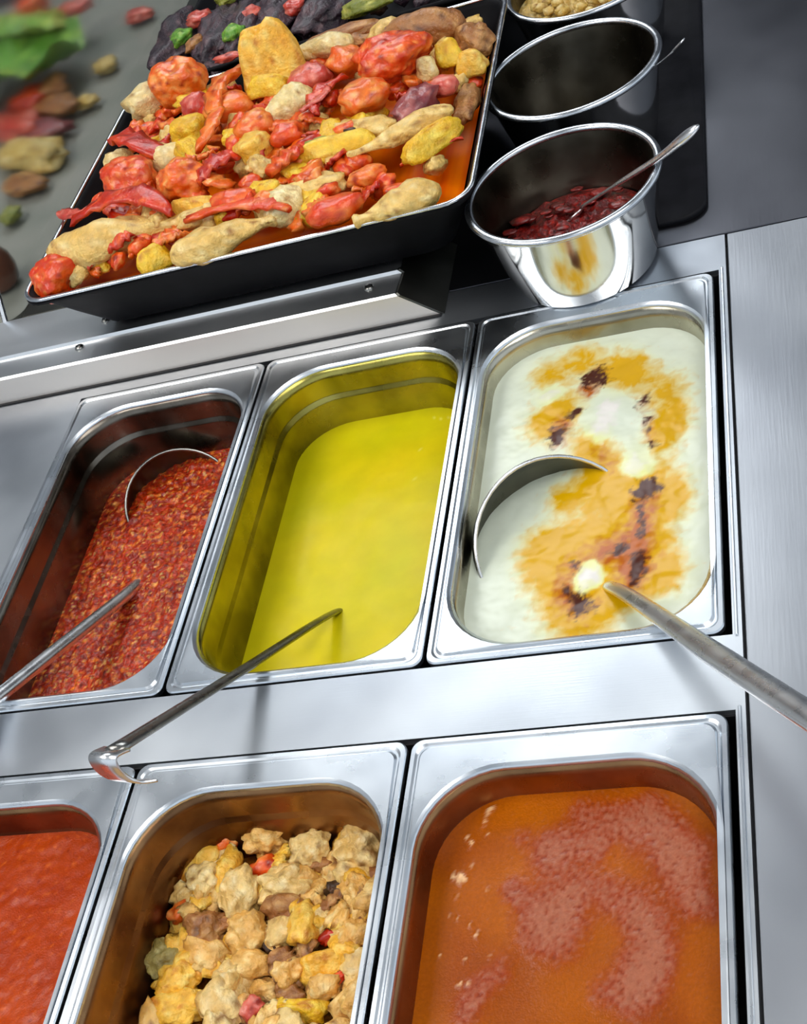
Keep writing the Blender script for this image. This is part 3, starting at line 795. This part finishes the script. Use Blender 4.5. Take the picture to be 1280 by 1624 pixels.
# cross-section (y, z): front foot, front top edge, dip, ridge, back
cs_ = [(yb0 - .001, 0), (yb0 + .001, BZ - .0015), (yb0 + .003, BZ), (yb0 + .030, BZ - .001), (yb0 + .0315, BZ + .0015), (yb0 + .034, BZ + .0015), (yb0 + .0355, BZ), (yb1, BZ), (yb1, 0)]
V = []
for y, z in cs_: V.append((xs0, y, z))
for y, z in cs_: V.append((xe_b + (xe_t - xe_b) * z / BZ, y, z))
n = len(cs_); F = [(i, i + 1, n + i + 1, n + i) for i in range(n - 1)]
me = mesh('rail_body', V, F); me.materials.append(M['bar']); me.materials.append(M['railface'])
me.polygons[0].material_index = 1
put('rail_body', me, None, bar, bo, smooth=False)
boxes('base_gasket', [(xs0 + .2, xe_b + .2, yb0 - .0035 - .38, yb0 - .0008 - .38, 0.0002, .0011)], M['dark'], bar)
capv = [(x + .0006, y, z) for x, y, z in V[n:]]; capv += [(x + .0018, y, z + .0004) for x, y, z in capv]
cf = [tuple(range(n)), tuple(range(2 * n - 1, n - 1, -1))] + [(i, (i + 1) % n, n + (i + 1) % n, n + i) for i in range(n)]
tag(put('end_cap', mesh('end_cap', capv, cf), M['endcap'], bar, bo, smooth=False), 'dark slanted end cap')


def screw(px, py, z):
    p = un(px, py, z)
    lp = [circle(0, 0, .0042, 0, 16), circle(0, 0, .0040, .0008, 16), circle(0, 0, .0028, .0018, 16), circle(0, 0, .0012, .0021, 16)]
    V, F = loft(lp, True)
    s = put('screw', mesh('screw', V, F), M['darkutensil'], bar, (p.x + .2, p.y - .38, z))
    v, f = box(-.0026, .0026, -.0004, .0004, .0019, .0024); put('slot', mesh('slot', v, f), M['dark'], s, smooth=False)


for q in ((585, 456), (126, 551)): screw(q[0], q[1], BZ - .0004)
for q in ((600, 413), (168, 508)): screw(q[0], q[1], BZ)
# shelf carrying the trays behind the rail
sh = boxes('tray_shelf', [(-.262, .112, yb1 + .0005, 1.12, 0.0, BZ)], M['endcap'], None, .001)
tag(sh, 'low dark shelf under the black roasting tray', 'shelf')

# ------------------------------------------------------------------ second tray behind
e2, off2 = tray('dark_tray', -.165, .19, .692, 1.02, ZT, ZTB, 'black tray of dark stuffed aubergines at the top edge of the photo')
tag(put('dark_gravy', mesh('dark_gravy', *loft([rrect(-.157, .182, .70, 1.012, .02, .06, 6), rrect(0, .02, .85, .86, .004, .06, 6)], True)), M['black']), 'dark oily juices around the stuffed aubergines', 'sauce', None, 'stuff')
AUB = [((268, 108), (300, 30), 52, 'dark aubergine at the left wall of the far tray, pink meat on top', (288, 30)),
       ((330, 112), (362, 20), 54, 'dark aubergine second from the left in the far tray', (398, 22)),
       ((372, 88), (410, 10), 50, 'dark aubergine third from the left, beside green pepper', None),
       ((430, 60), (470, -20), 56, 'dark aubergine right of the green pepper, pink meat on top', (465, 10)),
       ((500, 50), (545, -30), 58, 'grey-brown aubergine at the right of the far tray', None)]
for a, b, wd, lab, top in AUB:
    piece('lump', 'eggplant', a, b, wd, .086, lab, 'aubergine', 'stuffed_aubergine', None, .7, 4, roll=.1)
for i, (a, b, wd, pal, lab, cat, nm) in enumerate([
        ((298, 36), (332, 24), 26, 'pink', 'pink meat stuffing on the leftmost dark aubergine', 'meat', 'stuffing'),
        ((380, 28), (412, 14), 22, 'pink', 'pink meat stuffing on the third dark aubergine', 'meat', 'stuffing'),
        ((452, 16), (482, 4), 26, 'pink', 'pink meat stuffing on the fourth dark aubergine', 'meat', 'stuffing'),
        ((342, 96), (378, 86), 14, 'pink', 'small pink strip between the dark aubergines and the near rim', 'meat', 'meat_strip'),
        ((276, 70), (296, 50), 26, 'leaf', 'green pepper piece on the leftmost dark aubergine', 'pepper', 'green_pepper'),
        ((355, 62), (382, 44), 26, 'leaf', 'green pepper piece between the middle dark aubergines', 'pepper', 'green_pepper'),
        ((300, 80), (318, 58), 20, 'brown', 'tan crumb beside the leftmost green pepper piece', 'vegetable', 'crumb'),
        ((490, 70), (600, 38), 26, 'brown', 'brown stalk lying along the near rim of the far tray', 'vegetable', 'stalk'),
        ((545, 20), (620, -5), 30, 'green', 'olive vegetable at the right end of the far tray', 'vegetable', 'vegetable_scrap'),
        ((345, 5), (370, -6), 20, 'green', 'olive crumb at the very top of the far tray', 'vegetable', 'crumb')]):
    piece('chunk', pal, a, b, wd, .098, lab, cat, nm, None, .6, 3)
for i in range(60):
    x = rnd.uniform(-.15, .12); y = rnd.uniform(.72, .98); pal = rnd.choices(['eggplant', 'char', 'purple', 'brown'], [5, 3, 2, 1])[0]
    L = rnd.uniform(.014, .03); cnt[0] += 1; sd = cnt[0] * 1.37
    me = mesh('aubergine_scrap', *shape('chunk', L, L * .7, L * .6, sd, 2)); setcol(me, colfn(pal, sd))
    o = put('aubergine_scrap', me, M['food']); o.location = (x, y, .079 + rnd.uniform(-.004, .008)); o.rotation_euler = (rnd.uniform(-.5, .5), rnd.uniform(-.5, .5), rnd.uniform(0, 6.28))
    tag(o, 'small dark charred scrap among the aubergines in the far tray', 'aubergine', 'charred scraps in the far tray')

# ------------------------------------------------------------------ pots
mt = tag(put('shade_sheet', mesh('shade_sheet', *loft([rrect(.192, .348, .392, .95, .02, 0.0002, 8), rrect(.192, .348, .392, .95, .02, .004, 8), rrect(.194, .346, .394, .948, .018, .005, 8)], True, True)), M['mat']), 'black sheet standing in for the shade under the row of round steel pots', 'mat')  # dark sheet added for the shade and dark reflection around the pots


def pot(cx, cy, z0, label, rr=.0695, rb=.052, h=.073):
    e = empty('steel_pot', (cx, cy, z0), label, 'pot', 'row of round steel pots')
    q = lambda r, z: circle(0, 0, r, z, 72)
    w_ = lambda z: rb + (rr - rb) * (z / h) ** .8
    lp = [q(.001, .0008), q(rb - .005, .0), q(rb - .001, .0015)] + [q(w_(z * h / 10 + .003), z * h / 10 + .003) for z in range(0, 10)] + [q(rr, h - .001)]
    lp += [q(rr - .0012, h - .001)] + [q(w_(z * h / 10 + .003) - .0012, z * h / 10 + .003) for z in range(9, -1, -1)] + [q(rb - .004, .002), q(.001, .002)]
    V, F = loft(lp, True, True)
    me = mesh('pot_body', V, F); me.materials.append(M['pot']); me.materials.append(M['potin'])
    for p in me.polygons:
        if p.index >= 13 * 72: p.material_index = 1
    put('pot_body', me, None, e, sharp=40)
    lp = []
    for i in range(73):
        t = 2 * math.pi * i / 72; c_, s_ = math.cos(t), math.sin(t)
        lp.append([((rr + .0032 * math.cos(k * math.pi / 4)) * c_, (rr + .0032 * math.cos(k * math.pi / 4)) * s_, h + .0026 * math.sin(k * math.pi / 4)) for k in range(8)])
    put('rolled_rim', mesh('rolled_rim', *loft(lp)), M['chrome'], e)
    return e


P1 = (.258, .3655); P2 = (.258, .520); P3 = (.262, .676)
pot(*P1, 0.0002, 'nearest round steel pot, holding dark red paste and a spoon')
pot(*P2, .0052, 'middle round steel pot, almost empty, with a spoon tip over its rim')
pot(*P3, .0052, 'farthest round steel pot, full of pale yellow grain, cut by the top edge')


def disc(name, cx, cy, r, z, amp, pal, mat, label, cat, s=150, rings=30, tilt=0):
    V = []; F = []; n = 72
    for k in range(rings + 1):
        rr = r * (1 - k / rings * .98)
        for i in range(n):
            t = 2 * math.pi * i / n; x = cx + rr * math.cos(t); y = cy + rr * math.sin(t)
            V.append((x, y, z + (amp * nz(x, y, s, 3, 3) + tilt * (x - cx) if k > 1 else -.002)))
    for k in range(rings):
        for i in range(n): F.append((k * n + i, k * n + (i + 1) % n, (k + 1) * n + (i + 1) % n, (k + 1) * n + i))
    F.append(tuple(rings * n + i for i in range(n)))
    me = mesh(name, V, F); setcol(me, colfn(pal, 2.3, 1.2, 160))
    return tag(put(name, me, mat), label, cat, None, 'stuff')


disc('red_paste', *P1, .0575, .030, .004, 'darkred', M['relish'], 'dark red chilli paste in the nearest round steel pot', 'paste', 130)
disc('brown_dregs', *P2, .054, .013, .0006, 'char', M['relish'], 'thin brown dregs in the bottom of the middle round pot', 'sauce', 130)
disc('yellow_grain', *P3, .0655, .064, .007, 'grain', M['food'], 'pale yellow cooked grain filling the farthest round pot', 'grain', 120)
for i in range(45):
    a = rnd.uniform(0, 6.28); r = .058 * math.sqrt(rnd.random()); L = rnd.uniform(.006, .013); cnt[0] += 1; sd = cnt[0] * 1.37
    me = mesh('grain_clump', *shape('chunk', L, L * .8, L * .7, sd, 2)); setcol(me, colfn('grain', sd))
    o = put('grain_clump', me, M['food']); o.location = (P3[0] + r * math.cos(a), P3[1] + r * math.sin(a), .070 + rnd.uniform(-.002, .004))
    tag(o, 'small clump of pale yellow grain in the farthest pot', 'grain', 'grain clumps in the farthest pot')
for i in range(40):
    a = rnd.uniform(0, 6.28); r = .053 * math.sqrt(rnd.random()); L = rnd.uniform(.008, .018); cnt[0] += 1; sd = cnt[0] * 1.37
    me = mesh('chilli_flake', *shape('chunk', L, L * .6, L * .22, sd, 2)); setcol(me, colfn('darkred', sd))
    o = put('chilli_flake', me, M['tomato']); o.location = (P1[0] + r * math.cos(a), P1[1] + r * math.sin(a), .033 + rnd.uniform(-.001, .003))
    tag(o, 'dark red chilli flake in the paste of the nearest pot', 'chilli', 'chilli flakes in the nearest pot')


def spoon(name, path, rad, label, bowl, flat=.25, mat='utensil'):
    e = empty(name, path[0], label, 'spoon'); off = -Vector(path[0])
    put('handle', mesh('handle', *tube([Vector(p) + off for p in spline(path, 6)], rad, 12, flat)), M[mat], e)
    V0, F = ICO[3]; d = (Vector(path[1]) - Vector(path[0])).normalized()
    yaw = math.atan2(d.y, d.x); pitch = -math.asin(d.z)
    Vb = []
    for v in V0:
        z = v.z if v.z < 0 else -v.z * .82 + 0.0
        Vb.append((v.x * bowl, v.y * bowl * .68, z * bowl * .35))
    b = put('bowl', mesh('bowl', Vb, F), M[mat], e); b.rotation_euler = (0, pitch, yaw); b.location = -d * bowl * .9
    return e


a = un(922, 328, .036); m_ = un(1045, 250, .082); b = un(1108, 200, .108)
sp1 = spoon('serving_spoon', [a, a.lerp(m_, .5) , m_, m_.lerp(b, .55), b], [.0022] * 6 + [.0032 + .0002 * i for i in range(6)] + [.0048 + .0003 * i for i in range(6)] + [.0066, .0068, .0066, .006, .005, .0036, .0012], 'steel spoon standing in the nearest pot, handle over its right rim', .016, .5)
a = un(985, 148, .040); m_ = un(1058, 90, .086); b = un(1085, 62, .100)
sp2 = spoon('serving_spoon', [a, a.lerp(m_, .5), m_, m_.lerp(b, .5), b], [.0016] * 6 + [.0018] * 6 + [.0022] * 6 + [.003] * 6 + [.0012], 'steel spoon in the middle pot, only its thin handle tip over the rim', .014)


# ------------------------------------------------------------------ ladles
def ladle(label, enter, out, zin, zout, R, center, nrm, mat, hrad,  flat=.5, hook=None, zc=0.0, far=None):
    """handle from where it dips in (pixel enter at height zin) to out; bowl a hemisphere with opening normal nrm"""
    A = un(*enter, zin); B = un(*out, zout)
    e = empty('ladle', A, label, 'ladle'); off = -A
    nrm = Vector(nrm).normalized(); cc = Vector(center)
    # bowl
    V = []; F = []; n = 48; m_ = 14
    rot = Vector((0, 0, 1)).rotation_difference(nrm).to_matrix()
    for sgn, rr in ((1, R), (-1, R - .0014)):
        for k in range(m_ + 1):
            ph = math.pi / 2 * k / m_ * .999
            for i in range(n):
                t = 2 * math.pi * i / n; p = Vector((rr * math.cos(ph) * math.cos(t), rr * math.cos(ph) * math.sin(t), -rr * math.sin(ph) * .8)); V.append(tuple(rot @ p))
    s = (m_ + 1) * n
    for k in range(m_):
        for i in range(n):
            j = (i + 1) % n; F.append((k * n + i, (k + 1) * n + i, (k + 1) * n + j, k * n + j)); F.append((s + k * n + i, s + k * n + j, s + (k + 1) * n + j, s + (k + 1) * n + i))
    for i in range(n): F.append((i, (i + 1) % n, s + (i + 1) % n, s + i))
    put('bowl', mesh('bowl', V, F), M['bowlin'], e, cc + off)
    lp = []
    for i in range(n + 1):
        t = 2 * math.pi * i / n; c_, s_ = math.cos(t), math.sin(t)
        lp.append([tuple(rot @ Vector(((R - .0007 + .0013 * math.cos(k * math.pi / 3)) * c_, (R - .0007 + .0013 * math.cos(k * math.pi / 3)) * s_, .0013 * math.sin(k * math.pi / 3)))) for k in range(6)])
    put('bowl_rim', mesh('bowl_rim', *loft(lp)), M['darkutensil'] if R < .05 else M[mat], e, cc + off)
    # submerged neck joins the handle to the nearest rim point
    d = A - cc; d = d - nrm * d.dot(nrm); rimp = cc + d.normalized() * R
    path = [rimp, rimp.lerp(A, .5) - Vector((0, 0, .002)), A, A.lerp(B, .5), B]
    pts = spline(path, 8)
    put('handle', mesh('handle', *tube([p + off for p in pts], hrad, 16, flat)), M[mat], e)
    return e, A, B


# handle heights chosen so that each rests on its pan's front rim
U = un
la, A_, B_ = ladle('steel ladle in the red relish, bright handle leaving at the left edge', (206, 938), (-60, 1150), -.054, .024, .046, un(290, 800, -.066), (.50, -.58, .70), 'utensil', .0060, .75)
lb, A_, B_ = ladle('dull dark ladle standing in the yellow broth with a hooked handle end', (533, 970), (178, 1192), -.050, .086, .040, un(590, 900, -.10), (-.2, -.3, .9), 'darkutensil', [.0034 + .0026 * max(0, i - 14) / 18 for i in range(33)], .45)
# hook at the end of its handle
d = (B_ - A_).normalized()
hk = spline([B_ - d * .004, B_ + d * .006 + Vector((0, 0, .001)), B_ + d * .010 + Vector((0, 0, -.004)), B_ + d * .011 + Vector((.001, 0, -.014)), B_ + d * .009 + Vector((.006, -.001, -.021)), B_ + d * .006 + Vector((.018, -.001, -.024))], 6)
V = []; F = []
sd_ = d.cross(Vector((0, 0, 1))).normalized()
for i, p in enumerate(hk):
    t = (hk[min(i + 1, len(hk) - 1)] - hk[max(i - 1, 0)]).normalized(); u = sd_.cross(t).normalized(); wv = .0088 * (1 if i < len(hk) - 8 else max(.15, (len(hk) - i) / 9))
    for a, b in ((-1, -1), (1, -1), (1, 1), (-1, 1)): V.append(tuple(p + sd_ * wv * a + u * .0008 * b - A_))
for i in range(len(hk) - 1):
    for j in range(4): F.append((i * 4 + j, i * 4 + (j + 1) % 4, (i + 1) * 4 + (j + 1) % 4, (i + 1) * 4 + j))
F += [(3, 2, 1, 0), tuple((len(hk) - 1) * 4 + j for j in range(4))]
tag(put('hook', mesh('hook', V, F), M['utensil'], lb), 'bright flat hook')
ld, A_, B_ = ladle('steel ladle in the white yoghurt soup, handle crossing to the right edge', (968, 930), (1420, 1225), -.018, .100, .059, un(893, 866, -.034), (.56, -.56, .66), 'utensil', [.0042 + .0028 * min(1, max(0, (i - 16) / 8)) for i in range(33)], .6)

# ------------------------------------------------------------------ glass side screen and what lies behind it
gx = -.278
gl = empty('glass_side_screen', (gx, .7, 0), 'upright glass side screen with a raked front edge, left of the roasting tray', 'glass screen')
th = .004
out = [(.417, .0035), (1.25, .0035), (1.25, .42), (.685, .42)]
V = [(0, y - .7, z) for y, z in out] + [(-th, y - .7, z) for y, z in out]
put('pane', mesh('pane', V, [(0, 1, 2, 3), (7, 6, 5, 4), (0, 4, 5, 1), (1, 5, 6, 2), (2, 6, 7, 3), (3, 7, 4, 0)]), M['glass'], gl, smooth=False)
boxes('edge_trim', [(-th - .0015, .0015, -.30, .55, 0, .0035)], M['darkutensil'], gl)
ed = [Vector((-th / 2, .4155 - .7, .0)), Vector((-th / 2, .6835 - .7, .42))]
put('front_edge', mesh('front_edge', *tube(ed, .0026, 8, 1.0, Vector((1, 0, 0)))), M['chrome'], gl)
bd = tag(put('serving_board', mesh('serving_board', *loft([rrect(-.80, -.286, .455, 1.28, .02, .0005, 6), rrect(-.80, -.286, .455, 1.28, .02, .009, 6), rrect(-.797, -.289, .458, 1.277, .018, .010, 6)], True, True)), M['board'], sharp=35), 'grey-green board of salad seen through the glass screen', 'board')
SAL = [('leaf', 'leaf', (-70, 140), (112, 62), 185, .052, 'big green lettuce leaf at the top left corner, behind the glass', 'lettuce', 'lettuce_leaf', .22),
       ('leaf', 'green', (-40, 60), (90, 40), 60, .060, 'yellow-green edge leaf above the big lettuce leaf', 'lettuce', 'lettuce_leaf', .28),
       ('tomato', 'tomato', (30, 12), (68, 6), 34, .05, 'dark red tomato at the very top left, above the lettuce', 'tomato', 'tomato', .9),
       ('tomato', 'pink', (95, 18), (138, 8), 26, .05, 'pinkish tomato slice right of the lettuce tip', 'tomato', 'tomato_slice', .6),
       ('lump', 'brown', (60, 150), (100, 138), 44, .03, 'reddish brown lump added for the tray reflection, under the lettuce, nearest the tray', 'meat', 'reflection_lump', .6),  # from here, blurred lumps stand in for tray food reflected in the glass
       ('lump', 'red', (20, 165), (80, 150), 40, .03, 'dark red lump added for the tray reflection, directly under the lettuce', 'tomato', 'tomato', .6),  # named tomato, but a stand-in for tray food reflected in the glass
       ('lump', 'pink', (-10, 195), (60, 205), 50, .025, 'dull pink lump in the middle of the added tray reflection', 'meat', 'reflection_lump', .5),
       ('lump', 'brown', (60, 165), (110, 170), 40, .025, 'tan lump of the added tray reflection, beside the dark red one', 'meat', 'reflection_lump', .5),
       ('lump', 'grain', (10, 240), (90, 250), 56, .022, 'pale yellow lump low in the added tray reflection', 'potato', 'potato_piece', .5),  # named potato_piece, but a stand-in for tray food reflected in the glass
       ('lump', 'purple', (30, 215), (100, 205), 44, .022, 'mauve lump in the middle of the added tray reflection', 'onion', 'onion_piece', .5),  # named onion_piece, but a stand-in for tray food reflected in the glass
       ('lump', 'brown', (10, 290), (60, 296), 36, .02, 'tan lump lowest of the added tray reflection', 'meat', 'reflection_lump', .5),
       ('lump', 'grain', (150, 108), (180, 100), 30, .02, 'lone pale crumb right of the lettuce leaf', 'potato', 'potato_crumb', .5),
       ('lump', 'grain', (118, 165), (148, 160), 24, .02, 'second lone pale crumb, lower than the first', 'potato', 'potato_crumb', .5),
       ('lump', 'pink', (200, 28), (236, 20), 26, .02, 'pink crumb nearest the far tray of aubergines', 'meat', 'meat_crumb', .5),
       ('lump', 'green', (0, 345), (26, 340), 30, .02, 'olive piece just above the brown jar', 'vegetable', 'vegetable_scrap', .5)]
for kd, pal, a, b, wd, z, lab, cat, nm, hr in SAL:
    piece(kd, pal, a, b, wd, z, lab, cat, nm, None, hr, 3)
p = un(6, 440, .02)
jar = [circle(0, 0, q, h_, 40) for q, h_ in ((.001, .0), (.013, 0), (.018, .006), (.021, .018), (.020, .030), (.015, .040), (.0145, .043), (.013, .043), (.0135, .038), (.018, .028), (.017, .01), (.001, .006))]
tag(put('brown_jar', mesh('brown_jar', *loft(jar, True, True)), M['brownpot'], None, (p.x - .006, p.y, .0105)), 'small glossy brown jar cut by the left edge, beside the glass screen', 'jar')
